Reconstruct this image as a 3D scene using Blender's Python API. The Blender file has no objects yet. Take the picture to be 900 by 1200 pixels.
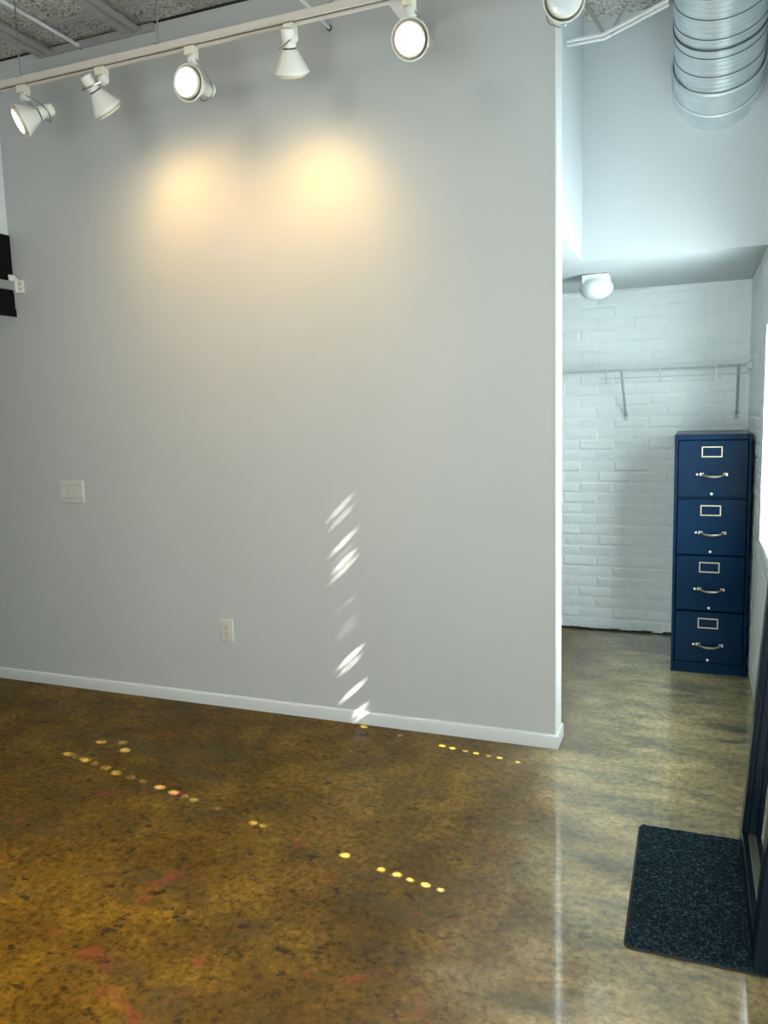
import bpy, math, random
from mathutils import Vector as V, Matrix

random.seed(7)
scene = bpy.context.scene
C = scene.collection
PI = math.pi

# ---------------------------------------------------------------- camera numbers
F, YAW, PITCH, ROLL = 924.78, 0.3759, -0.1254, -0.027
CAM = V((0.5384, -3.3423, 1.4824))
cy_, sy_ = math.cos(YAW), math.sin(YAW)
FWD = V((-sy_*math.cos(PITCH), cy_*math.cos(PITCH), math.sin(PITCH)))
_r = V((cy_, sy_, 0)); _u = _r.cross(FWD)
RT = _r*math.cos(ROLL) + _u*math.sin(ROLL)
UP = _u*math.cos(ROLL) - _r*math.sin(ROLL)

# room numbers (metres): partition face y=0, its free end x=0
ZT, YB, YK, HS, XR, TH, XL = 3.347, 0.8703, 1.9641, 2.2121, 0.842, 0.1353, -2.8934
REAR = -4.5

# ---------------------------------------------------------------- mesh helpers
class MB:
    def __init__(s): s.v = []; s.f = []
    def add(s, vs, fs):
        n = len(s.v); s.v += [tuple(p) for p in vs]; s.f += [tuple(i+n for i in f) for f in fs]
    def box(s, lo, hi, M=None):
        x0, y0, z0 = lo; x1, y1, z1 = hi
        vs = [V(p) for p in ((x0,y0,z0),(x1,y0,z0),(x1,y1,z0),(x0,y1,z0),(x0,y0,z1),(x1,y0,z1),(x1,y1,z1),(x0,y1,z1))]
        if M is not None: vs = [M @ p for p in vs]
        s.add(vs, [(0,3,2,1),(4,5,6,7),(0,1,5,4),(1,2,6,5),(2,3,7,6),(3,0,4,7)])
    def prism(s, poly, z0, z1):
        n = len(poly)
        s.add([(x,y,z0) for x,y in poly]+[(x,y,z1) for x,y in poly],
              [tuple(range(n))[::-1], tuple(range(n,2*n))]+[(i,(i+1)%n,n+(i+1)%n,n+i) for i in range(n)])
    def tube(s, pts, r, n=10, cap=True, closed=False):
        pts = [V(p) for p in pts]; m = len(pts)
        rs = r if isinstance(r, (list, tuple)) else [r]*m
        vs = []; ref = None
        for i, p in enumerate(pts):
            if closed: d = pts[(i+1) % m]-pts[i-1]
            else: d = pts[min(i+1,m-1)]-pts[max(i-1,0)]
            d.normalize()
            if ref is None:
                ref = V((0,0,1)) if abs(d.z) < .9 else V((1,0,0))
            a = (ref - d*ref.dot(d)).normalized(); ref = a; b = d.cross(a)
            for k in range(n):
                t = 2*PI*k/n; vs.append(p + (a*math.cos(t)+b*math.sin(t))*rs[i])
        fs = []
        for i in range(m if closed else m-1):
            j = (i+1) % m
            for k in range(n):
                fs.append((i*n+k, i*n+(k+1)%n, j*n+(k+1)%n, j*n+k))
        if cap and not closed:
            fs.append(tuple(range(n))[::-1]); fs.append(tuple(range((m-1)*n, m*n)))
        s.add(vs, fs)
    def lathe(s, prof, M=None, n=32, cap0=True, cap1=True):
        vs = []
        for r, z in prof:
            for k in range(n):
                t = 2*PI*k/n; p = V((r*math.cos(t), r*math.sin(t), z)); vs.append(M @ p if M is not None else p)
        m = len(prof); fs = []
        for i in range(m-1):
            for k in range(n):
                fs.append((i*n+k, i*n+(k+1)%n, (i+1)*n+(k+1)%n, (i+1)*n+k))
        if cap0: fs.append(tuple(range(n))[::-1])
        if cap1: fs.append(tuple(range((m-1)*n, m*n)))
        s.add(vs, fs)
    def rings(s, rings, cap=True):
        n = len(rings[0]); m = len(rings); vs = [p for r in rings for p in r]; fs = []
        for i in range(m-1):
            for k in range(n):
                fs.append((i*n+k, i*n+(k+1)%n, (i+1)*n+(k+1)%n, (i+1)*n+k))
        if cap: fs.append(tuple(range(n))[::-1]); fs.append(tuple(range((m-1)*n, m*n)))
        s.add(vs, fs)
    def build(s, name, mat, parent=None, bevel=0, smooth=True, seg=2, ang=35):
        base = parent.location if parent is not None else V((0,0,0))
        off = V((0,0,0)); q = parent
        while q is not None: off += V(q.location); q = q.parent
        me = bpy.data.meshes.new(name)
        me.from_pydata([tuple(V(p)-off) for p in s.v], [], s.f); me.validate(); me.update()
        o = bpy.data.objects.new(name, me); C.objects.link(o)
        if isinstance(mat, (list, tuple)):
            for m in mat: me.materials.append(m)
        else: me.materials.append(mat)
        if smooth:
            me.shade_smooth(); me.set_sharp_from_angle(angle=math.radians(ang))
        if parent is not None: o.parent = parent
        if bevel:
            b = o.modifiers.new('Bevel', 'BEVEL'); b.width = bevel; b.segments = seg; b.limit_method = 'ANGLE'
        return o

def empty(name, loc, label=None, cat=None, group=None):
    o = bpy.data.objects.new(name, None); C.objects.link(o); o.location = loc; o.empty_display_size = .1
    if label: tag(o, label, cat, group)
    return o
def tag(o, label, cat, group=None):
    o['label'] = label; o['category'] = cat
    if group: o['group'] = group
    return o
def struct(o, label=None):
    o['kind'] = 'structure'
    if label: o['label'] = label
    return o
def frame_to(p, d):
    """matrix whose local +z looks along d, origin p"""
    d = V(d).normalized(); q = d.to_track_quat('Z', 'Y')
    return Matrix.Translation(V(p)) @ q.to_matrix().to_4x4()

# ---------------------------------------------------------------- materials
def mat(name, col, rough=.5, metal=0., spec=.5, **kw):
    m = bpy.data.materials.new(name); m.use_nodes = True
    b = m.node_tree.nodes['Principled BSDF']
    b.inputs['Base Color'].default_value = (*col, 1); b.inputs['Roughness'].default_value = rough
    b.inputs['Metallic'].default_value = metal; b.inputs['Specular IOR Level'].default_value = spec
    for k, v in kw.items(): b.inputs[k.replace('_', ' ')].default_value = v
    return m
def nodes(m): return m.node_tree.nodes, m.node_tree.links, m.node_tree.nodes['Principled BSDF']
def coords(m, scale=1., kind='Object'):
    N, L, _ = nodes(m)
    t = N.new('ShaderNodeNewGeometry') if kind == 'World' else N.new('ShaderNodeTexCoord')
    mp = N.new('ShaderNodeMapping'); mp.inputs['Scale'].default_value = (scale,)*3 if isinstance(scale, (int, float)) else scale
    L.new(t.outputs['Position' if kind == 'World' else kind], mp.inputs['Vector']); return mp.outputs[0]
def noise(m, vec, scale, detail=4, rough=.55, dist=0.):
    N, L, _ = nodes(m); n = N.new('ShaderNodeTexNoise')
    n.inputs['Scale'].default_value = scale; n.inputs['Detail'].default_value = detail
    n.inputs['Roughness'].default_value = rough; n.inputs['Distortion'].default_value = dist
    L.new(vec, n.inputs['Vector']); return n.outputs['Fac']
def ramp(m, fac, stops, interp='LINEAR'):
    N, L, _ = nodes(m); r = N.new('ShaderNodeValToRGB'); e = r.color_ramp.elements; r.color_ramp.interpolation = interp
    while len(e) < len(stops): e.new(.5)
    for k, (p, c) in zip(e, stops):
        k.position = p; k.color = (*c, 1) if len(c) == 3 else c
    L.new(fac, r.inputs[0]); return r.outputs[0]
def g(v): return (v, v, v)
def mix(m, fac, a, b, blend='MIX'):
    N, L, _ = nodes(m); x = N.new('ShaderNodeMix'); x.data_type = 'RGBA'; x.blend_type = blend
    if isinstance(fac, float): x.inputs[0].default_value = fac
    else: L.new(fac, x.inputs[0])
    for sck, val in ((6, a), (7, b)):
        if isinstance(val, tuple): x.inputs[sck].default_value = (*val, 1)
        else: L.new(val, x.inputs[sck])
    return x.outputs[2]
def bump(m, h, strength, dist=.01):
    N, L, b = nodes(m); x = N.new('ShaderNodeBump'); x.inputs['Strength'].default_value = strength
    x.inputs['Distance'].default_value = dist; L.new(h, x.inputs['Height']); L.new(x.outputs[0], b.inputs['Normal'])
def math_(m, op, a, b=None):
    N, L, _ = nodes(m); x = N.new('ShaderNodeMath'); x.operation = op; x.use_clamp = False
    for i, v in enumerate((a, b)):
        if v is None: continue
        if isinstance(v, (int, float)): x.inputs[i].default_value = v
        else: L.new(v, x.inputs[i])
    return x.outputs[0]

def paint(name, col, var=.03, rough=.6, scale=1.3, bmp=.08):
    m = mat(name, col, rough, spec=.3); v = coords(m, 1, 'World'); N, L, b = nodes(m)
    n = noise(m, v, scale, 5)
    L.new(ramp(m, n, [(.3, tuple(c*(1-var) for c in col)), (.7, tuple(min(1, c*(1+var)) for c in col))]), b.inputs['Base Color'])
    bump(m, noise(m, v, 140, 3), bmp, .002)
    return m
M_wall = paint('wall_paint', (.475, .496, .492))
M_white = paint('white_paint', (.60, .65, .675))
M_soffit = paint('soffit_paint', (.60, .655, .68))
M_base = paint('baseboard_paint', (.60, .63, .63), rough=.4)
M_trimw = paint('corner_bead_paint', (.80, .82, .83), rough=.35)

def mk_brick():
    m = mat('painted_brick', (.70, .76, .76), .5, spec=.35); v = coords(m, 1, 'World'); N, L, b = nodes(m)
    n = noise(m, v, 3.0, 6, .6)
    c = ramp(m, n, [(.3, (.77, .84, .84)), (.7, (.85, .90, .895))])
    chips = ramp(m, noise(m, v, 38, 4, .6), [(.27, g(1)), (.31, g(0))])
    L.new(mix(m, math_(m, 'MULTIPLY', chips, .35), c, (.42, .46, .45)), b.inputs['Base Color'])
    h = math_(m, 'ADD', noise(m, v, 28, 6, .65), math_(m, 'MULTIPLY', noise(m, v, 160, 3), .3))
    bump(m, h, .45, .010)
    return m
M_brick = mk_brick()
M_dirt = mat('dark_gap', (.03, .03, .025), .9)

def mk_floor():
    m = mat('stained_concrete', (.1, .07, .03), .16); N, L, b = nodes(m)
    v = coords(m, 1, 'World')
    big = noise(m, v, .9, 5, .6, .2)
    mid = noise(m, v, 4.2, 8, .72, .25)
    fine = noise(m, v, 42, 7, .72, .3)
    base = ramp(m, mid, [(.30, (.070, .044, .009)), (.47, (.118, .072, .012)), (.58, (.165, .102, .015)), (.74, (.225, .145, .026))])
    tone = ramp(m, big, [(.36, (.66, .66, .70)), (.64, (1.1, 1.06, .96))])
    c = mix(m, 1., base, tone, 'MULTIPLY')
    fr = ramp(m, fine, [(.36, (.30, .28, .24)), (.48, (.95, .95, .95)), (.66, (1.75, 1.68, 1.4))])
    c = mix(m, .8, c, fr, 'MULTIPLY')
    gz = ramp(m, noise(m, coords(m, (1., 2.4, 1.), 'World'), 1.9, 7, .68, .3), [(.52, g(0)), (.64, g(1))])
    c = mix(m, math_(m, 'MULTIPLY', gz, .55), c, (.060, .052, .028))
    bl = ramp(m, noise(m, coords(m, (1.2, 1.9, 1.), 'World'), 11, 5, .62, .2), [(.60, g(0)), (.65, g(1))])
    c = mix(m, math_(m, 'MULTIPLY', bl, .8), c, (.016, .015, .011))
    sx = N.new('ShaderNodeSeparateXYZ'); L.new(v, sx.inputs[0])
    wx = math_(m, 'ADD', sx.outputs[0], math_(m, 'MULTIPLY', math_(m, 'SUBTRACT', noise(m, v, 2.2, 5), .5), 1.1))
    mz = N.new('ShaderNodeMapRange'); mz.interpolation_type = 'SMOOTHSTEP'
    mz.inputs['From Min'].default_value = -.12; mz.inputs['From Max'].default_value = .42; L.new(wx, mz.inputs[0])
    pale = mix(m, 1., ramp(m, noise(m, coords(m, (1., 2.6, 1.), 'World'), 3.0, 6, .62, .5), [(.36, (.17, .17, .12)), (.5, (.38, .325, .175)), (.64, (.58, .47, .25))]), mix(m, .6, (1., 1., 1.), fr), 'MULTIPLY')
    c = mix(m, math_(m, 'MULTIPLY', mz.outputs[0], .85), c, pale)  # alcove floor: tan tone lightened in colour to stand in for missing light
    rf = noise(m, v, 6.5, 6, .6, .4); rm = noise(m, v, 1.3, 2)
    rx = math_(m, 'ADD', math_(m, 'MULTIPLY', math_(m, 'ADD', sx.outputs[1], 1.), -.055), math_(m, 'MULTIPLY', rm, .12))
    rr = ramp(m, math_(m, 'ADD', rf, rx), [(.68, g(0)), (.74, g(1))])
    c = mix(m, math_(m, 'MULTIPLY', rr, .42), c, (.24, .050, .036))
    fl = ramp(m, noise(m, v, 75, 2, .5), [(.76, g(0)), (.80, g(1))])
    c = mix(m, math_(m, 'MULTIPLY', fl, .35), c, (.5, .42, .26))
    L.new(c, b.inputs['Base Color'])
    # sealer: thick and glossy on the entry side, worn thin further into the room
    wob = math_(m, 'MULTIPLY', math_(m, 'SUBTRACT', noise(m, v, 1.6, 3), .5), .5)
    mr = N.new('ShaderNodeMapRange'); mr.interpolation_type = 'SMOOTHSTEP'
    mr.inputs['From Min'].default_value = -1.1; mr.inputs['From Max'].default_value = .15
    mr.inputs['To Min'].default_value = FLOOR_SPEC[0]; mr.inputs['To Max'].default_value = FLOOR_SPEC[1]
    L.new(math_(m, 'ADD', sx.outputs[0], wob), mr.inputs[0])
    L.new(mr.outputs[0], b.inputs['Specular IOR Level'])
    b.inputs['IOR'].default_value = 1.5
    m2 = N.new('ShaderNodeMapRange'); m2.interpolation_type = 'SMOOTHSTEP'
    m2.inputs['From Min'].default_value = -.35; m2.inputs['From Max'].default_value = .12
    L.new(math_(m, 'ADD', sx.outputs[0], wob), m2.inputs[0])
    L.new(m2.outputs[0], b.inputs['Coat Weight']); b.inputs['Coat Roughness'].default_value = .07; b.inputs['Coat IOR'].default_value = 1.85
    L.new(ramp(m, noise(m, v, 5, 5, .6), [(.3, g(.29)), (.7, g(.36))]), b.inputs['Roughness'])
    bump(m, math_(m, 'ADD', noise(m, v, 9, 4), math_(m, 'MULTIPLY', fine, .25)), .05, .01)
    return m
FLOOR_SPEC = (.05, .40)
M_floor = mk_floor()

def mk_ceiling():
    m = mat('acoustic_panel', (.2, .2, .19), .95, spec=.1); v = coords(m, 1, 'World'); N, L, b = nodes(m)
    a = noise(m, v, 55, 4, .7, 1.5); c = noise(m, v, 4, 4)
    col = ramp(m, a, [(.38, (.06, .06, .055)), (.45, (.38, .38, .35)), (.60, (.62, .61, .56))])
    L.new(mix(m, .6, col, ramp(m, c, [(.35, g(.7)), (.65, g(1.2))]), 'MULTIPLY'), b.inputs['Base Color'])
    bump(m, a, .8, .01); return m
M_ceil = mk_ceiling()
M_steelpaint = paint('joist_paint', (.30, .30, .285), .1, .5, 8)
M_steelwhite = paint('light_joist_paint', (.62, .64, .64), .08, .45, 8)
def mk_galv():
    m = mat('galvanised_steel', (.66, .74, .78), .45, .75); v = coords(m, 1, 'World'); N, L, b = nodes(m)
    n = noise(m, v, 16, 4, .6)
    L.new(ramp(m, n, [(.3, (.72, .81, .85)), (.7, (.84, .91, .94))]), b.inputs['Base Color'])
    L.new(ramp(m, noise(m, v, 7, 3), [(.3, g(.40)), (.7, g(.52))]), b.inputs['Roughness']); return m
M_galv = mk_galv()
M_seam = mat('duct_seam', (.10, .125, .135), .6, .3)
M_lampw = mat('lamp_white', (.74, .74, .69), .38)
M_ivory = mat('adapter_ivory', (.70, .67, .54), .45)
M_track = mat('track_white', (.56, .53, .48), .45)
M_slot = mat('track_slot', (.07, .035, .025), .6)
M_black = mat('black_gap', (.012, .012, .012), .6)
M_chrome = mat('bright_wire', (.6, .6, .58), .25, 1.)
def emis(name, col, st):
    m = bpy.data.materials.new(name); m.use_nodes = True; n = m.node_tree; n.nodes.clear()
    e = n.nodes.new('ShaderNodeEmission'); o = n.nodes.new('ShaderNodeOutputMaterial')
    e.inputs[0].default_value = (*col, 1); e.inputs[1].default_value = st; n.links.new(e.outputs[0], o.inputs[0]); return m
M_lit = emis('lit_lens', (1., .86, .60), 2.6)
M_litwhite = emis('lit_lens_white', (.95, 1., .97), 4.)
def mk_lens():
    m = mat('unlit_lens', (.62, .66, .66), .12, spec=.8); v = coords(m, 1, 'World'); bump(m, noise(m, v, 120, 2), .5, .003); return m
M_unlit = mk_lens()
M_litside = emis('lit_lens_edge', (1., .84, .52), .75)
def mk_navy():
    m = mat('navy_enamel', (.004, .020, .050), .34, spec=.05); v = coords(m, 1, 'World'); N, L, b = nodes(m)
    L.new(ramp(m, noise(m, v, 2.5, 4), [(.3, (.0004, .011, .031)), (.7, (.0008, .016, .043))]), b.inputs['Base Color'])
    L.new(ramp(m, noise(m, v, 9, 4), [(.3, g(.18)), (.7, g(.28))]), b.inputs['Roughness']); return m
M_navy = mk_navy()
M_brass = mat('aged_brass', (.30, .27, .20), .35, .85)
M_steel = mat('brushed_steel', (.55, .55, .52), .3, 1.)
def mk_mat():
    m = mat('mat_pile', (.01, .022, .032), .95, spec=.1); v = coords(m, 1, 'World'); N, L, b = nodes(m)
    n = noise(m, v, 120, 3, .7)
    L.new(ramp(m, n, [(.40, (.004, .010, .016)), (.56, (.015, .036, .050)), (.70, (.09, .14, .16))]), b.inputs['Base Color'])
    bump(m, n, 1., .006); return m
M_pile = mk_mat()
M_rubber = mat('black_rubber', (.006, .008, .010), .6)
M_frame = mat('dark_frame', (.003, .010, .019), .3, spec=.15)
M_mirror = mat('mirror_glass', (.62, .74, .74), .03, 1.)
M_plate = mat('switch_plate', (.56, .565, .52), .35)
M_rockershade = mat('rocker_recess_shade', (.34, .34, .30), .5)  # darker tone paints in the shading round each rocker
M_outlet = mat('outlet_ivory', (.60, .56, .44), .4)
M_wire = mat('white_vinyl_wire', (.50, .56, .56), .4)
M_wireg = mat('grey_steel_strut', (.36, .42, .42), .5)
M_globe = mat('opal_glass', (.74, .80, .82), .18, Subsurface_Weight=.2)
M_ceramic = mat('white_porcelain', (.82, .86, .87), .25)
M_beam = mat('black_cladding', (.004, .004, .004), .7, spec=.15)
M_strut = mat('zinc_strut', (.45, .50, .50), .4, .8)

# ---------------------------------------------------------------- setting
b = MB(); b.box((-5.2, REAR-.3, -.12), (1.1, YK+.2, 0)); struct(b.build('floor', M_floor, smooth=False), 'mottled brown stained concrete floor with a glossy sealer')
b = MB(); b.box((-5.2, REAR-1.3, ZT), (1.1, YK+.2, ZT+.15)); b.box((1.1, REAR-1.3, ZT), (5.5, REAR-.0, ZT+.15))  # slab runs on outdoors, added to keep sun off the rear opening
struct(b.build('ceiling', M_ceil, smooth=False), 'dark speckled acoustic panel ceiling')
b = MB(); b.box((-5.2, 0, 0), (0, TH, ZT)); wb = struct(b.build('wall_back', M_wall, smooth=False), 'tall grey white painted partition wall')
# corner bead of the partition end
b = MB(); b.box((-.003, -.0015, .06), (.0025, TH+.001, ZT)); struct(b.build('trim_1', M_trimw, bevel=.001), 'bright white end strip of the partition wall')
b = MB()
prof = [(0, 0), (-.012, 0), (-.012, .052), (-.009, .060), (-.004, .063), (0, .063)]
P0 = [V((-5.2, y, z)) for y, z in prof]; P1 = [V((0-y, y, z)) for y, z in prof]; P2 = [V((-y, TH-y, z)) for y, z in prof]
b.rings([P0, P1, P2]); struct(b.build('baseboard_back', M_base, ang=50), 'low pale grey baseboard along the partition')
# upper block over the low part of the alcove
b = MB(); b.prism([(-5.2, TH), (-.010, TH), (-.010, YB), (XR, YB), (XR, YK), (-5.2, YK)], HS, ZT)
o = b.build('wall_upper', [M_white, M_soffit], smooth=False); struct(o, 'white bulkhead above the low alcove ceiling')
for p in o.data.polygons:
    if p.normal.z < -.5: p.material_index = 1

def bricks(mb, to3, u0, u1, v0, v1, rng, course=.070, ln=.215):
    """raised brick faces on a wall plane; to3(u,v,h) -> point"""
    k = 0; vv = v0
    while vv < v1-.02:
        top = min(vv+course, v1); u = u0-(ln/2 if k % 2 else 0) - rng.random()*.02
        while u < u1:
            a, c = max(u, u0), min(u+ln*(.97+.06*rng.random()), u1)
            if c-a > .03:
                h = .0015+.0035*rng.random(); e = .003+.003*rng.random(); s = .009
                j = [(rng.random()-.5)*.004 for _ in range(8)]
                lo = [(a+e*.6, vv+e*.6), (c-e*.6, vv+e*.6), (c-e*.6, top-e*.6), (a+e*.6, top-e*.6)]
                hi = [(a+e+s+j[0], vv+e+s+j[1]), (c-e-s+j[2], vv+e+s+j[3]), (c-e-s+j[4], top-e-s+j[5]), (a+e+s+j[6], top-e-s+j[7])]
                tl = (rng.random()-.5)*.003
                mb.add([to3(p, q, 0) for p, q in lo]+[to3(p, q, h+(tl if i in (0, 1) else -tl)) for i, (p, q) in enumerate(hi)],
                       [(4,5,6,7),(0,1,5,4),(1,2,6,5),(2,3,7,6),(3,0,4,7)])
            u += ln
        vv += course; k += 1
rng = random.Random(3)
b = MB(); b.box((-5.2, YK+.001, .0), (1.1, YK+.2, HS+.02))
bricks(b, lambda u, v, h: (u, YK-h+.001, v), -.9, XR-.002, .012, HS-.002, rng)
struct(b.build('wall_alcove', M_brick, ang=20), 'white painted brick wall of the alcove')
b = MB()
pts = []
x = -.9
while x < XR-.03:
    w = .03+.05*random.random(); h = .006+.010*random.random()
    b.box((x, YK-.006-.004*random.random(), 0), (x+w, YK+.01, h)); x += w
struct(b.build('trim_2', M_dirt, smooth=False), 'dark ragged gap under the brick wall')
# right wall with a tall window opening
WY0, WY1, WZ0, WZ1 = -2.0, -.27, .822, 3.1
AY0, AY1, AZ1 = -.17, .83, 1.84
b = MB(); b.box((XR+.001, AY1, 0), (1.1, YK+.2, ZT)); b.box((XR+.001, AY0, 0), (1.1, AY1, WZ0)); b.box((XR+.001, AY0, AZ1), (1.1, AY1, ZT)); b.box((XR+.001, WY1, 0), (1.1, AY0, ZT)); b.box((XR+.001, WY0, 0), (1.1, WY1, WZ0)); b.box((XR+.001, WY0, WZ1), (1.1, WY1, ZT)); b.box((XR+.001, REAR, 0), (1.1, WY0, ZT))
t3 = lambda u, v, h: (XR-h+.001, u, v)
bricks(b, lambda u, v, h: (XR-h+.001, -u, v), -(YK-.006), -AY1, .010, HS-.002, rng)
bricks(b, lambda u, v, h: (XR-h+.001, -u, v), -AY1, -WY0, .010, WZ0, rng)
struct(b.build('wall_right', M_brick, ang=20), 'white painted brick wall with the window opening')
# rear (street side) wall with an unseen window opening added for fill light, left side room walls
b = MB(); b.box((-5.2, REAR-.2, 0), (-1.0, REAR, ZT)); b.box((.80, REAR-.2, 0), (1.1, REAR, ZT)); b.box((-1.0, REAR-.2, 2.1), (.80, REAR, ZT)); b.box((-1.0, REAR-.2, 0), (.80, REAR, .12))
struct(b.build('wall_rear', M_wall, smooth=False))
b = MB(); b.box((-5.4, REAR-.2, 0), (-5.2, YK+.2, ZT)); struct(b.build('wall_side', M_wall, smooth=False))
b = MB(); b.box((XL-.2, REAR, 2.05), (XL, 0, ZT)); struct(b.build('wall_left', M_trimw, smooth=False), 'white header wall above the opening at the left edge')
b = MB()
for xx in (-1.0, -.12, .75): b.box((xx, REAR-.13, .12), (xx+.05, REAR-.07, 2.1))
for zz in (.12, 2.05): b.box((-1.0, REAR-.13, zz), (.80, REAR-.07, zz+.05))
struct(b.build('window_2', M_frame, smooth=False))  # frame of the added rear opening, out of view

# ---------------------------------------------------------------- sun geometry and blind
el = math.radians(42.9); SUN = V((.977*math.cos(el), -.213*math.cos(el), math.sin(el)))
XBL = .985
DOTS = [  # world points of the sun flecks on partition and floor, with hole size factor
 (-1.002,0,1.097,1.25),(-.999,0,1.045,1.1),(-.996,0,1.001,.85),(-.992,0,.879,1.2),(-.99,0,.828,.6),(-.99,0,.79,.7),(-.992,0,.752,1.25),
 (-.985,0,.58,.45),(-.979,0,.492,.5),(-.977,0,.46,.35),(-.976,0,.324,1.0),(-.974,0,.285,.6),(-.969,0,.155,1.05),(-.955,0,.045,.9),(-.95,0,.015,1.1),
 (-.90,-.034,0,1.),(-.70,-.08,0,.6),(-.481,-.129,0,.9),(-.43,-.139,0,.9),(-.37,-.15,0,.7),(-.32,-.157,0,.9),(-.265,-.165,0,.55),(-.212,-.171,0,1.),(-.131,-.188,0,.8),
 (-2.283,-.67,0,1.),(-2.22,-.685,0,.7),(-2.15,-.70,0,.8),(-2.05,-.725,0,1.1),(-1.99,-.735,0,.7),(-1.93,-.75,0,.9),(-1.86,-.768,0,.9),(-1.79,-.785,0,.8),(-1.713,-.81,0,.7),(-1.62,-.826,0,.7),(-1.545,-.838,0,1.0),(-1.45,-.862,0,1.1),(-1.37,-.882,0,1.2),(-1.31,-.893,0,.8),(-1.255,-.906,0,1.05),(-1.13,-.935,0,.5),(-.941,-.984,0,1.2),(-.90,-.99,0,.5),
 (-.534,-1.072,0,1.25),(-.47,-1.09,0,.5),(-.385,-1.111,0,1.1),(-.327,-1.122,0,1.3),(-.276,-1.134,0,.9),(-.221,-1.144,0,1.25),(-.168,-1.154,0,.8),
 (-2.002,-.57,0,.8),(-1.827,-.611,0,1.1),(-1.90,-.545,0,.5),(-.58,-.82,0,.45)]
holes = []
for x, y, z, k in DOTS:
    t = (XBL-x)/SUN.x; p = V((x, y, z))+SUN*t
    w, h = .0062*k, .0042*k
    holes.append((p.y-w, p.y+w, p.z-h, p.z+h))
def grid_blind():
    y0, y1, z0, z1 = WY0+.02, WY1-.004, WZ0+.004, WZ1-.004
    ys = {y0, y1}; zs = {z0, z1}
    for a, c, d, e in holes:
        ys |= {a, c}; zs |= {d, e}
    z = z0
    while z < z1: zs.add(round(z, 4)); zs.add(round(z+.0125, 4)); z += .025
    ys = sorted(v for v in ys if y0 <= v <= y1); zs = sorted(v for v in zs if z0 <= v <= z1)
    def xo(z):
        q = ((z-z0) % .025)/.025
        return XBL+.004*(1-abs(2*q-1)*2)
    # merge columns per z row to keep the mesh small
    mb = MB()
    for i in range(len(zs)-1):
        za, zb = zs[i], zs[i+1]; zm = (za+zb)/2
        cuts = sorted((a, c) for a, c, d, e in holes if d < zm < e)
        cur = y0
        for a, c in cuts+[(y1, y1)]:
            if a > cur+1e-6:
                mb.add([(xo(za), cur, za), (xo(za), a, za), (xo(zb), a, zb), (xo(zb), cur, zb)], [(0, 3, 2, 1)])
            cur = max(cur, c)
    return mb
BLIND_E, BLIND_COL, PANE_E = 1.8, (.80, .97, 1.0), 24.
bl = empty('venetian_blind', (XBL, -.6, WZ0), 'closed venetian blind glowing with daylight in the right window', 'blind')
grid_blind().build('slats', emis('backlit_slats', BLIND_COL, BLIND_E), bl, smooth=False)
b = MB(); b.box((XBL-.02, WY0+.02, WZ1-.045), (XBL+.02, WY1-.004, WZ1-.002)); b.build('head_rail', M_plate, bl)
b = MB()
for yy in (WY0, -.62, WY1-.05): b.box((1.04, yy, WZ0), (1.09, yy+.05, WZ1))
for zz in (WZ0, WZ1-.05): b.box((1.04, WY0, zz), (1.09, WY1, zz+.05))
struct(b.build('window_3', M_frame, smooth=False))
b = MB(); b.box((1.0, AY0, WZ0), (1.03, AY1, AZ1)); w1 = struct(b.build('window_1', emis('daylit_pane', (.84, .98, 1.0), PANE_E), smooth=False), 'bright daylit window in the right wall of the alcove')
b = MB()
for yy in (AY0, AY1-.045): b.box((.975, yy, WZ0), (.999, yy+.045, AZ1))
for zz in (WZ0, 1.32, AZ1-.045): b.box((.975, AY0+.045, zz), (.999, AY1-.045, zz+.045))
b.build('window_frame', M_trimw, w1, smooth=False)

# ---------------------------------------------------------------- ceiling steel
def joist(x, label):
    t = empty('ceiling_joist', (x, -1.5, ZT-.05), label, 'joist', None)
    for dx0, dx1, nm in ((-.055, -.010, 'chord_angle'), (.010, .045, 'chord_angle')):
        b = MB(); b.box((x+dx0, -4.5, ZT-.040), (x+dx1, .0, ZT-.032)); xx = dx1 if dx0 < 0 else dx0
        b.box((x+xx-.004, -4.5, ZT-.034), (x+xx+.004, .0, ZT-.001)); b.build(nm, M_steelpaint, t)
    return t
def onray(px, py, ax, val):
    d = FWD + RT*((px-450)/F) + UP*((600-py)/F); t = (val-CAM[ax])/d[ax]; return CAM+d*t
ja = onray(56, 60, 1, 0).x; jb = onray(160, 34, 1, 0).x
joist(ja, 'grey painted ceiling joist nearest the left edge of the ceiling')
joist(jb, 'grey painted ceiling joist above the second spotlight from the left')
def rod(px, py, label, r, y1=-4.2):
    p = onray(px, py, 1, 0)
    t = empty('bracing_rod', (p.x, 0, p.z), label, 'rod')
    b = MB(); b.tube([(p.x, .0, p.z), (p.x, -.02, p.z), (p.x, y1, p.z)], r, 12); b.build('shaft', M_steelwhite, t)
    b = MB(); b.tube([(p.x, .001, p.z), (p.x, -.006, p.z)], r*1.5, 12); b.build('end_plate', M_black, t)
rod(95, 55, 'pale steel rod running from the ceiling into the wall at upper left', .0085)
rod(386, 33, 'pale steel rod meeting the wall beside the fourth spotlight', .0085)
b = MB(); xa, xb = onray(46, 64, 1, 0).x, onray(182, 28, 1, 0).x
b.box((xa, -.02, ZT-.045), (xb, -.001, ZT-.012)); struct(b.build('trim_3', M_steelpaint, bevel=.002), 'grey ledger strip where the ceiling meets the partition')
b = MB(); b.box((XL+.002, -.005, ZT-.011), (0, -.0005, ZT-.001)); struct(b.build('trim_5', M_black, smooth=False), 'dark gap between ceiling and partition')
b = MB(); b.box((-2.8, -.20, ZT-.012), (1.0 - .2, -.17, ZT-.001)); struct(b.build('trim_4', M_steelpaint), 'thin batten under the ceiling panels')
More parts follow.
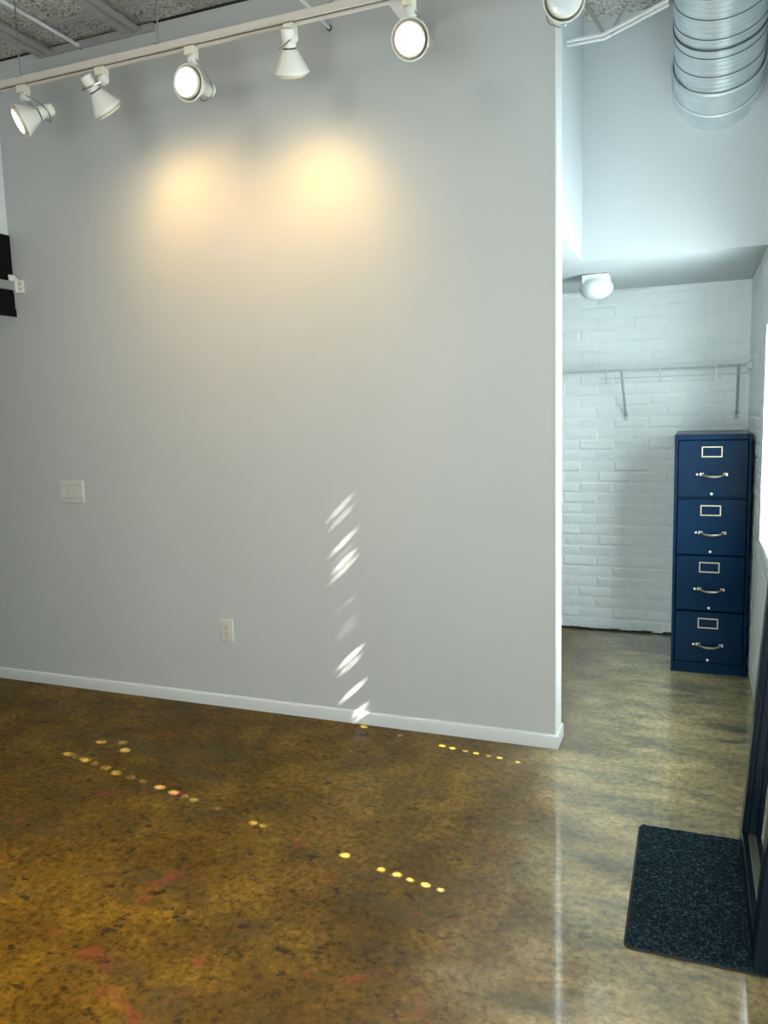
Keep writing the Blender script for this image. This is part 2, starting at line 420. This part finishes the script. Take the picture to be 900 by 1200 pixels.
# open web joist in the alcove
YJ = .27
A0 = onray(658.5, 52, 1, YJ); A1 = onray(710, 42, 1, YJ); A2 = onray(790, -1, 1, YJ); Z0 = (A0.z+A1.z)/2
A0 = V((-.0, YJ, Z0)); A1 = V((A1.x, YJ, Z0)); dd = (A2-A1); A3 = A1+dd*((.405-A1.x)/dd.x)
t = empty('web_joist', (A1.x, YJ, Z0), 'open web steel joist with bent chord crossing the alcove ceiling', 'joist')
for k, dy in enumerate((-.019, .019)):
    b = MB(); pts = [A0+V((0, dy, 0)), A1-V((.012, -dy, 0)), A1+V((.0, dy, .0015)), A1+V((.012, dy, .007)), A3+V((0, dy, 0))]
    b.tube(pts, .0080, 10); b.build('chord_bar', M_steelwhite, t)
for px, p0 in ((683.5, (708, 40)), (738, (716, 39))):
    a = onray(*p0, 1, YJ); c = onray(px, 0, 1, YJ); c = a+(c-a)*((ZT-a.z)/(c.z-a.z))
    b = MB(); b.tube([a, c], .0085, 10); b.build('web_bar', M_steelpaint, t)

# ---------------------------------------------------------------- duct
def duct():
    CX = .606
    t = empty('air_duct', (CX, YB, 2.946), 'large galvanised spiral duct entering the white bulkhead at top right', 'duct')
    R = .190; n = 64
    def ring(y, z, e, r):     # y,z: lowest point of the duct; e: tilt of its axis
        a = math.radians(e); c = V((CX, y, z))+V((0, math.sin(a), math.cos(a)))*R
        u = V((1, 0, 0)); w = V((0, math.sin(a), math.cos(a)))
        return [c+(u*math.cos(2*PI*k/n)+w*math.sin(2*PI*k/n))*r for k in range(n)]
    pos = V((0, YB+.03, 2.754))
    def step(p, e, d):
        a = math.radians(e); return V((0, p.y-math.cos(a)*d, p.z+math.sin(a)*d))
    rc = R+.006
    p0 = pos; p1 = step(p0, 10, .165)
    b = MB(); b.rings([ring(p0.y, p0.z, 4, rc), ring(*step(p0, 10, .15).yz, 14, rc), ring(*step(p0, 10, .155).yz, 14, rc+.006), ring(*step(p0, 10, .163).yz, 14, rc+.006), ring(*step(p0, 10, .168).yz, 14, rc)], cap=False)
    b.build('collar', M_galv, t, ang=25)
    p2 = step(p1, 22, .13)
    b = MB(); b.rings([ring(p1.y, p1.z, 15, rc-.001), ring(*step(p1, 22, .108).yz, 25, rc-.002), ring(*step(p1, 22, .114).yz, 25, rc+.005), ring(*step(p1, 22, .124).yz, 25, rc+.005), ring(p2.y, p2.z, 26, rc-.004)], cap=False)
    b.build('elbow', M_galv, t, ang=25)
    rr = []; seams = MB(); p = step(p1, 22, .12); s = 0; E = 31
    L = .66; N = 330
    for i in range(N+1):
        d = L*i/N; q = step(p, E, d); ph = (d % .088)/.088
        r = R-.004
        if ph < .05: r += 0
        else:
            r += .0010*(abs(math.sin((ph-.05)/.95*PI*4))**6)
        rr.append(ring(q.y, q.z, E, r))
    b = MB(); b.rings(rr, cap=False); pipe = b.build('spiral_pipe', M_galv, t, ang=60)
    b = MB(); d = .088
    while d < L:
        q = step(p, E, d-.0005); q2 = step(p, E, d+.0030)
        b.rings([ring(q.y, q.z, E, R-.0045), ring(q.y, q.z, E, R-.0022), ring(q2.y, q2.z, E, R-.0022), ring(q2.y, q2.z, E, R-.0045)], cap=False); d += .088
    b.build('seam', M_seam, pipe)
    q = step(p, E, .215); q2 = step(p, E, .222)
    b = MB(); b.rings([ring(q.y, q.z, E, R-.004), ring(q.y, q.z, E, R+.001), ring(q2.y, q2.z, E, R+.001), ring(q2.y, q2.z, E, R-.004)], cap=False); b.build('joint_band', M_seam, pipe)
duct()

# ---------------------------------------------------------------- track and spotlights
YT, ZTR = -.45, 2.972
tr = empty('light_track', (-1.0, YT, ZTR), 'long white lighting track hung on thin rods below the ceiling', 'track light rail')
b = MB(); x0, x1, w = -2.412, .36, .020
b.box((x0, YT-w, ZTR+.006), (x1, YT+w, ZTR+.026)); b.box((x0, YT-w, ZTR-.002), (x1, YT-w*.36, ZTR+.006)); b.box((x0, YT+w*.20, ZTR-.008), (x1, YT+w, ZTR+.006)); b.box((x0-.004, YT-w, ZTR-.004), (x0, YT+w, ZTR+.030))
b.build('rail', M_track, tr, bevel=.0012, smooth=False)
b = MB(); b.box((x0+.001, YT-w*.36+.0003, ZTR+.000), (x1-.001, YT+w*.20-.0003, ZTR+.0059)); b.build('slot', M_slot, tr)
for px, py in ((24, 92), (186, 56), (389, 8)):
    xx = onray(px, py, 1, YT).x
    b = MB(); b.tube([(xx, YT, ZTR+.027), (xx, YT, ZT)], .0035, 8); r_ = b.build('suspension_rod', M_chrome, tr)
    b = MB(); b.box((xx-.012, YT-.019, ZTR+.0265), (xx+.012, YT+.019, ZTR+.031)); b.build('clip', M_chrome, r_)
xa = onray(456, 0, 1, YT).x
b = MB(); b.box((xa-.012, YT+.018, ZTR-.006), (xa+.032, -.0, ZTR+.030)); b.build('wall_arm', M_track, tr, bevel=.002)

def spotlight(adx, lens_px, axis, lit, label, target=None, power=0, col=(1, .62, .28), size=70, blend=1., rad=.03, spill=0):
    a = (RT*axis[0]+UP*axis[1]+FWD*axis[2]).normalized()
    d = FWD+RT*((lens_px[0]-450)/F)+UP*((600-lens_px[1])/F)
    K = .125                       # pivot to lens
    t = (YT+a.y*K-CAM.y)/d.y; Lc = CAM+d*t; pv = Lc-a*K
    ax = onray(adx, 0, 1, YT).x if not isinstance(adx, float) else adx
    root = empty('track_spotlight', (ax, YT, ZTR), label, 'spotlight', 'spotlights along the lighting track')
    b = MB(); b.box((ax-.022, YT-.021, ZTR-.040), (ax+.022, YT+.021, ZTR-.0085)); b.box((ax-.016, YT-.0052, ZTR-.006), (ax+.016, YT+.0020, ZTR-.0005))
    b.build('adapter', M_ivory, root, bevel=.003)
    jp = V((ax+.008, YT, ZTR-.056))
    b = MB(); b.tube([(ax, YT, ZTR-.038), (ax+.004, YT, ZTR-.05)], .009, 12); b.lathe([(.006, -.016), (.018, -.014), (.020, -.010), (.020, .010), (.018, .014), (.006, .016)], frame_to(jp, (1, -.25, .1)), 24)
    b.build('swivel', M_lampw, root)
    M = frame_to(pv, a)
    # yoke: two thin arms from swivel round the neck
    side = a.cross(jp-pv)
    if side.length < 1e-4: side = a.cross(V((0, 0, 1)))
    side.normalize()
    b = MB()
    mid = pv+(jp-pv)*.5
    for sgn in (-1, 1):
        s = side*sgn
        b.tube([jp+s*.012, jp*.6+pv*.4+s*.026, pv+s*.037, pv-(jp-pv).normalized()*.032+s*.034], .0032, 8)
    e1 = pv-(jp-pv).normalized()*.032
    b.tube([e1+side*.034, e1-(jp-pv).normalized()*.012+side*.018, e1-(jp-pv).normalized()*.012-side*.018, e1-side*.034], .0032, 8)
    b.build('yoke', M_chrome, root)
    b = MB(); b.lathe([(.004, -.044), (.020, -.044), (.0265, -.040), (.027, -.036), (.027, -.004), (.0245, -.003), (.0245, .000), (.027, .001), (.027, .020), (.025, .022)], M, 32)
    nk = b.build('neck', M_lampw, root)
    b = MB(); b.lathe([(.0195, -.0445), (.0195, -.0452), (.012, -.0452), (.012, -.040)], M, 24, cap0=False); b.build('neck_cap', M_wireg, nk)
    b = MB(); b.lathe([(.0248, .021), (.0248, .0285)], M, 32, False, False); b.build('neck_ring', M_black, nk)
    b = MB(); b.lathe([(.026, .027), (.030, .030), (.0630, .092), (.0675, .100), (.0690, .106), (.0680, .110), (.065, .109), (.0610, .098), (.028, .033)], M, 40, False, False)
    b.build('shade', M_lampw, root)
    b = MB(); b.lathe([(.035, .060), (.055, .104), (.0565, .114), (.0545, .1185), (.0515, .1205)], M, 40, True, False)
    bulb = b.build('bulb', M_ivory, root)
    b = MB(); b.lathe([(.0517, .1202), (.046, .1232), (.030, .1255), (.012, .1265)], M, 40, True, True)
    b.build('lens', {0: M_unlit, 1: M_lit, 2: M_litwhite, 3: M_litside}[lit], bulb)
    if power:
        l = bpy.data.lights.new('bulb_light', 'SPOT'); l.energy = power; l.color = col; l.spot_size = math.radians(size); l.spot_blend = blend; l.shadow_soft_size = rad
        lo = bpy.data.objects.new('bulb_light', l); C.objects.link(lo); lo.parent = root
        tgt = V(target) if target is not None else Lc+a
        dv = (tgt-(Lc+a*.005)).normalized()
        q = dv.to_track_quat('-Z', 'Y'); lo.rotation_euler = q.to_euler(); lo.location = Lc+a*.012-V(root.location)
    if spill:      # scattered light of the reflector's rim
        l = bpy.data.lights.new('bulb_spill', 'SPOT'); l.energy = spill; l.color = (1, .72, .38); l.spot_size = math.radians(172); l.spot_blend = 1.; l.shadow_soft_size = rad
        l2 = bpy.data.objects.new('bulb_spill', l); C.objects.link(l2); l2.parent = root; l2.location = lo.location
        l2.rotation_euler = (V((tgt.x-.1, 0, 1.6))-Lc).to_track_quat('-Z', 'Y').to_euler()
    return root
WARM = (1., .50, .13)
spotlight(onray(27, 101, 1, YT).x, (20, 143), (-.78, -.52, -.34), 1, 'lit white track spotlight at the far left end, tilted left', power=20, col=WARM, size=110)
spotlight(onray(119, 84, 1, YT).x, (130, 133), (.46, -.68, .57), 3, 'white track spotlight second from left, cone aimed away at the wall', (-1.48, 0, 2.02), 11.5, (1, .48, .06), 118, spill=11)
spotlight(onray(224, 60, 1, YT).x, (217, 96), (-.40, -.27, -.87), 2, 'track spotlight glowing brightest and cool white, third from left', power=90, col=(1., .62, .25), size=120)
spotlight(onray(340, 31, 1, YT).x, (343, 91), (.05, -.80, .60), 3, 'white track spotlight with cone pointing straight down, right of the brightest one', (-1.12, 0, 2.04), 14.5, (1, .52, .06), 112, spill=11)
spotlight(onray(479, -2, 1, YT).x, (479, 46), (-.28, -.48, -.83), 1, 'lit warm track spotlight facing the room, right of the downward cone', power=60, col=WARM, size=110)
spotlight(onray(668, -40, 1, YT).x, (662, -3), (-.08, -.25, -.96), 0, 'unlit track spotlight with grey lens cut by the top edge, at the partition end')

# ---------------------------------------------------------------- left edge: black beam and rail
b = MB(); b.box((XL+.0015, -3.2, 2.046), (XL+.014, -.004, 2.470)); b.box((XL+.0015, -3.2, 2.046), (XL+.020, -.004, 2.085))
tag(b.build('header_panel', M_beam, bevel=.002), 'black panel across the header at the left edge', 'panel')  # fixed just off the header face, not hung
t = empty('metal_rail', (XL+.03, -.05, 2.2), 'galvanised metal rail with an end bracket crossing the black panel', 'rail')
b = MB(); b.box((XL+.021, -3.1, 2.180), (XL+.048, -.016, 2.226)); b.build('channel', M_strut, t, bevel=.002)
b = MB(); b.box((XL+.02, -.016, 2.168), (XL+.085, -.001, 2.232)); b.box((XL+.048, -.03, 2.172), (XL+.056, -.012, 2.245)); b.box((XL+.036, -.06, 2.226), (XL+.05, -.02, 2.258))
br = b.build('bracket', M_lampw, t, bevel=.0015)
b = MB()
for dz in (2.188, 2.214): b.tube([(XL+.070, -.014, dz), (XL+.070, -.022, dz)], .006, 8)
b.build('bolt', M_strut, br)

# ---------------------------------------------------------------- switch plate and outlet
def plate(x0, x1, z0, z1):
    b = MB(); e = .006
    o = [V((x0, -.0005, z0)), V((x1, -.0005, z0)), V((x1, -.0005, z1)), V((x0, -.0005, z1))]
    m = [V((x0, -.004, z0)), V((x1, -.004, z0)), V((x1, -.004, z1)), V((x0, -.004, z1))]
    i = [V((x0+e, -.0075, z0+e)), V((x1-e, -.0075, z0+e)), V((x1-e, -.0075, z1-e)), V((x0+e, -.0075, z1-e))]
    b.rings([o, m, i]); return b
sx0, sx1, sz0, sz1 = -2.678, -2.507, 1.040, 1.164
t = empty('light_switch', ((sx0+sx1)/2, 0, 1.102), 'white three gang rocker light switch plate on the partition', 'light switch')
plate(sx0, sx1, sz0, sz1).build('cover_plate', M_plate, t, bevel=.0012, ang=60)
for k in range(3):
    cx = sx0+.0395+k*.046
    b = MB(); b.box((cx-.0185, -.0084, 1.066), (cx+.0185, -.0070, 1.142)); fr = b.build('rocker_frame', M_rockershade, t)
    b = MB(); zc = 1.104
    vs = [(cx-.0165, -.0075, zc-.034), (cx+.0165, -.0075, zc-.034), (cx+.0165, -.0125, zc-.034), (cx-.0165, -.0125, zc-.034),
          (cx-.0165, -.0075, zc+.034), (cx+.0165, -.0075, zc+.034), (cx+.0165, -.0088, zc+.034), (cx-.0165, -.0088, zc+.034)]
    b.add(vs, [(0,1,2,3),(4,7,6,5),(3,2,6,7),(0,3,7,4),(1,5,6,2),(0,4,5,1)]); b.build('rocker', M_plate, fr, bevel=.001)
ox0, ox1, oz0, oz1 = -1.694, -1.616, .343, .465
t = empty('power_outlet', ((ox0+ox1)/2, 0, .404), 'ivory duplex power outlet low on the partition', 'outlet')
plate(ox0, ox1, oz0, oz1).build('cover_plate', M_plate, t, bevel=.0012, ang=60)
cx = (ox0+ox1)/2
b = MB(); b.box((cx-.0175, -.0095, .370), (cx+.0175, -.0072, .438)); fc = b.build('receptacle', M_outlet, t, bevel=.002)
for zc in (.389, .421):
    b = MB()
    b.box((cx-.0085, -.0099, zc-.001), (cx-.0060, -.0094, zc+.009)); b.box((cx+.0055, -.0099, zc), (cx+.0078, -.0094, zc+.008)); b.tube([(cx, -.0094, zc-.007), (cx, -.0099, zc-.007)], .0032, 10)
    b.build('socket_slot', M_black, fc)

# ---------------------------------------------------------------- alcove: lampholder, wire shelf
lc = V((.012, 1.31, HS))
t = empty('ceiling_lamp', lc, 'small white lamp with frosted globe on the low alcove ceiling', 'ceiling lamp')
b = MB(); b.box((lc.x-.072, lc.y-.06, HS-.052), (lc.x+.072, lc.y+.06, HS-.006)); b.box((lc.x-.055, lc.y-.045, HS-.006), (lc.x+.055, lc.y+.045, HS)); b.build('base', M_ceramic, t, bevel=.006)
b = MB(); prof = [(.062, -.050)]
for k in range(0, 13):
    a = PI*(-.18+.68*k/12); prof.append((max(.0005, .092*math.cos(a)), -.072-.066*math.sin(a)))
b.lathe(prof, Matrix.Translation(lc), 40); b.build('globe', M_globe, t)

SY = YK-.305; SZ = 1.703
t = empty('wire_shelf', (.3, YK, SZ), 'white wire shelf with diagonal struts on the painted brick wall', 'wire shelf')
b = MB(); sx0, sx1 = -.75, .815
for yy in (YK-.012, YK-.11, YK-.21, SY): b.tube([(sx0, yy, SZ), (sx1, yy, SZ)], .003, 6)
x = sx0
while x <= sx1+1e-6:
    b.tube([(x, YK-.010, SZ+.004), (x, SY, SZ+.004), (x, SY-.002, SZ-.0)], .0016, 5); x += .0254
b.build('deck', M_wire, t)
b = MB(); b.tube([(.0, SY-.004, SZ-.054), (sx1, SY-.004, SZ-.054)], .0035, 8)
b.tube([(sx1, SY-.004, SZ-.054), (sx1, SY-.004, SZ+.002)], .0035, 8); b.build('hanging_rod', M_wire, t)
for px in (710.5, 773, 839.5):
    x = onray(px, 440, 1, SY).x
    b = MB(); b.box((x-.004, SY-.009, SZ-.085), (x+.004, SY-.001, SZ+.004)); b.build('rod_clip', M_wire, t)
for p0, p1 in (((728, 433), (733.5, 487)), ((866, 426), (863, 485))):
    a = onray(*p0, 1, SY); c = onray(*p1, 1, YK)
    a.z = SZ-.004; b = MB(); b.tube([a, V((c.x, YK-.012, c.z))], .0075, 8); s_ = b.build('strut', M_wireg, t)
    b = MB(); b.box((c.x-.012, YK-.014, c.z-.030), (c.x+.012, YK-.004, c.z+.016)); b.build('wall_clip', M_wire, s_, bevel=.003)
b = MB(); b.box((sx1-.002, SY-.01, SZ-.03), (XR-.004, SY+.02, SZ+.012)); b.build('end_bracket', M_wire, t, bevel=.003)

# ---------------------------------------------------------------- filing cabinet
cx0, cw, fy, chh = .4405, .3836, 1.2237, 1.321
t = empty('filing_cabinet', (cx0+cw/2, fy+.33, 0), 'tall navy blue four drawer metal filing cabinet in the alcove corner', 'filing cabinet')
D = .67; st = .016
b = MB()
b.box((cx0, fy, 0), (cx0+st, fy+D, chh)); b.box((cx0+cw-st, fy, 0), (cx0+cw, fy+D, chh)); b.box((cx0+st, fy+D-.01, 0), (cx0+cw-st, fy+D, chh))
b.box((cx0+st, fy, chh-.029), (cx0+cw-st, fy+D-.01, chh)); b.box((cx0+st, fy+.006, 0), (cx0+cw-st, fy+.05, .060))
b.box((cx0+st, fy+.03, .06), (cx0+cw-st, fy+.04, chh-.029))
b.build('body', M_navy, t, bevel=.002, smooth=False)
b = MB(); kx = cx0+.345; b.lathe([(.0075, 0), (.0075, .003), (.006, .004)], frame_to((kx, fy+.001, chh-.014), (0, -1, 0)), 16); b.build('key_lock', M_black, t)
cxm = cx0+cw/2-.004
tops = [1.290, .974, .662, .350]
for k, zt in enumerate(tops):
    zb = zt-.305 if k < 3 else .064
    b = MB(); b.box((cx0+st+.003, fy-.001, zb), (cx0+cw-st-.003, fy+.029, zt-.002)); dr = b.build('drawer', M_navy, t, bevel=.003)
    lz = zt-.063; lw, lh, th = .052, .029, .0065
    b = MB()
    for lo, hi in (((-lw, -lh), (lw, -lh+th)), ((-lw, lh-th), (lw, lh)), ((-lw, -lh+th), (-lw+th, lh-th)), ((lw-th, -lh+th), (lw, lh-th))):
        b.box((cxm+lo[0], fy-.0045, lz+lo[1]), (cxm+hi[0], fy-.0005, lz+hi[1]))
    b.build('label_holder', M_brass, dr, bevel=.0008)
    hz = zt-.184
    b = MB(); pts = []
    for i in range(13):
        u = i/12; q = abs(2*u-1); pts.append((cxm+.010+(u-.5)*.118, fy-.001-.030*(1-q**3.2), hz-.010*(1-q**2.4)))
    b.tube(pts, [.0050+.0026*(1-abs(2*i/12-1)) for i in range(13)], 10)
    for sg in (-1, 1): b.box((cxm+.010+sg*.059-.011, fy-.005, hz-.007), (cxm+.010+sg*.059+.011, fy-.0005, hz+.008))
    b.build('handle', M_brass, dr, bevel=0)
    b = MB(); b.box((cxm-.078, fy-.011, hz-.005), (cxm-.066, fy-.0005, hz+.006)); b.build('thumb_latch', M_steel, dr, bevel=.002)
    lkz = zt-.288 if k < 3 else zt-.270
    b = MB(); b.lathe([(.0075, 0), (.0075, .004), (.0055, .006), (.002, .006)], frame_to((cxm+.002, fy-.001, lkz), (0, -1, 0)), 16); b.build('drawer_lock', M_steel, dr)

# ---------------------------------------------------------------- mat and leaning mirror
mx0, mx1, my0, my1, mh = .384, .832, -1.246, -.560, .012
def rrect(x0, x1, y0, y1, r, n=6):
    out = []
    for cx, cy, a0 in ((x1-r, y1-r, 0), (x0+r, y1-r, 90), (x0+r, y0+r, 180), (x1-r, y0+r, 270)):
        for i in range(n+1):
            a = math.radians(a0+90*i/n); out.append((cx+r*math.cos(a), cy+r*math.sin(a)))
    return out
t = empty('door_mat', ((mx0+mx1)/2, (my0+my1)/2, 0), 'black flecked door mat with rounded corners on the floor at lower right', 'mat')
b = MB(); b.prism(rrect(mx0, mx1, my0, my1, .022), 0, .006); b.build('backing', M_rubber, t, bevel=.002)
b = MB(); mr_ = random.Random(5); nx, ny = 70, 106; x0, x1, y0, y1 = mx0+.006, mx1-.006, my0+.006, my1-.006
vs = []; fs = []
for j in range(ny+1):
    for i in range(nx+1):
        x = x0+(x1-x0)*i/nx; y = y0+(y1-y0)*j/ny
        dx = max(0, .018-min(x-x0, x1-x)); dy = max(0, .018-min(y-y0, y1-y))
        if dx > 0 and dy > 0:
            L_ = math.hypot(dx, dy)
            if L_ > .018:
                s = .018/L_
                x += (dx-dx*s)*(1 if x < (x0+x1)/2 else -1); y += (dy-dy*s)*(1 if y < (y0+y1)/2 else -1)
        edge = i in (0, nx) or j in (0, ny)
        vs.append((x+(mr_.random()-.5)*.003, y+(mr_.random()-.5)*.003, .006 if edge else .0105+mr_.random()*.0035))
for j in range(ny):
    for i in range(nx): a = j*(nx+1)+i; fs.append((a, a+1, a+nx+2, a+nx+1))
b.add(vs, fs); b.build('pile', M_pile, t, ang=80)

MX, MZ, MYF, MYN, MHT, MTH = .709, .0178, -.552, -1.240, 1.70, .046
tilt = math.atan(.068)
MM = Matrix.Translation(V((MX, 0, MZ))) @ Matrix.Rotation(tilt, 4, 'Y')
t = empty('leaning_mirror', (MX, (MYF+MYN)/2, MZ), 'tall dark navy framed mirror leaning at the right edge, standing on the mat', 'mirror')
bw = .052
def bar(lo, hi, nm):
    b = MB(); b.box(lo, hi, MM); return b.build(nm, M_frame, t, bevel=.003)
sw = .075
def stile(y0, y1, inner):
    b = MB(); b.box((0, y0, 0), (MTH, y1, MHT), MM)
    o = b.build('stile', M_frame, t, bevel=.003)
    for k, (xa_, xb_, w_) in enumerate(((.008, .016, .006), (.020, .034, .012))):
        b = MB(); ya, yb = (inner-w_, inner) if inner < y1 and inner == y0 else (inner, inner+w_)
        b.box((xa_, ya, bw), (xb_, yb, MHT-bw), MM); b.build('bead', M_frame, o, bevel=.001)
stile(MYF-sw, MYF, MYF-sw)
stile(MYN, MYN+sw, MYN+sw)
ob = bar((0, MYN+sw, 0), (MTH, MYF-sw, bw), 'bottom_rail')
b = MB(); b.box((.018, MYN+sw+.012, bw), (.030, MYF-sw-.012, bw+.006), MM); b.build('bead', M_brass, ob, bevel=.001)
bar((0, MYN+sw, MHT-bw), (MTH, MYF-sw, MHT), 'top_rail')
b = MB(); b.box((.030, MYN+sw, bw), (.036, MYF-sw, MHT-bw), MM); b.build('mirror_glass', M_mirror, t, smooth=False)

# ---------------------------------------------------------------- lights
def area(name, loc, target, sx, sy, power, col):
    l = bpy.data.lights.new(name, 'AREA'); l.shape = 'RECTANGLE'; l.size = sx; l.size_y = sy; l.energy = power; l.color = col
    o = bpy.data.objects.new(name, l); C.objects.link(o); o.location = loc
    o.rotation_euler = (V(target)-V(loc)).to_track_quat('-Z', 'Z').to_euler(); return o
SUN_E, REAR_E, FILL_E = 250., 106., 440.
l = bpy.data.lights.new('sun', 'SUN'); l.energy = SUN_E; l.angle = math.radians(.53); l.color = (1, .95, .86)
o = bpy.data.objects.new('sun', l); C.objects.link(o); o.rotation_euler = (-SUN).to_track_quat('-Z', 'Y').to_euler(); o.location = (4, -2, 5)
area('added_rear_fill', (-.1, REAR-.22, 1.1), (-.1, 0, 1.1), 1.78, 1.95, REAR_E, (.90, .99, .985))  # added fill light outside the unseen rear opening
l = bpy.data.lights.new('added_fill_spot', 'SPOT'); l.energy = FILL_E; l.color = (1, .62, .20); l.spot_size = math.radians(88); l.spot_blend = 1.; l.shadow_soft_size = .06  # added warm fill for the near floor, unseen and without a fixture
o = bpy.data.objects.new('added_fill_spot', l); C.objects.link(o); o.location = (-1.3, -2.9, 2.95); o.rotation_euler = (V((-1.05, -2.95, 0))-o.location).to_track_quat('-Z', 'Y').to_euler()
l = bpy.data.lights.new('added_fill_spot', 'SPOT'); l.energy = 75; l.color = (1, .90, .72); l.spot_size = math.radians(80); l.spot_blend = 1.; l.shadow_soft_size = .3  # second added fill, brightens the middle of the partition
o = bpy.data.objects.new('added_fill_spot', l); C.objects.link(o); o.location = (-1.2, -2.9, 2.95); o.rotation_euler = (V((-1.25, 0, 1.45))-o.location).to_track_quat('-Z', 'Y').to_euler()

w = bpy.data.worlds.new('sky'); scene.world = w; w.use_nodes = True
w.node_tree.nodes['Background'].inputs[0].default_value = (.55, .68, .8, 1); w.node_tree.nodes['Background'].inputs[1].default_value = .6

# ---------------------------------------------------------------- camera and view
cam = bpy.data.cameras.new('camera'); co = bpy.data.objects.new('camera', cam); C.objects.link(co)
cam.sensor_fit = 'HORIZONTAL'; cam.sensor_width = 36; cam.lens = F*36/900; cam.clip_start = .02
m = Matrix((( RT.x, UP.x, -FWD.x, CAM.x), (RT.y, UP.y, -FWD.y, CAM.y), (RT.z, UP.z, -FWD.z, CAM.z), (0, 0, 0, 1)))
co.matrix_world = m; scene.camera = co
vs = scene.view_settings; vs.view_transform = 'Standard'; vs.look = 'None'; vs.exposure = 0; vs.gamma = 1; vs.use_curve_mapping = False
scene.cycles.use_denoising = True; scene.cycles.max_bounces = 8; scene.cycles.diffuse_bounces = 5; scene.cycles.glossy_bounces = 4
scene.cycles.sample_clamp_indirect = 6
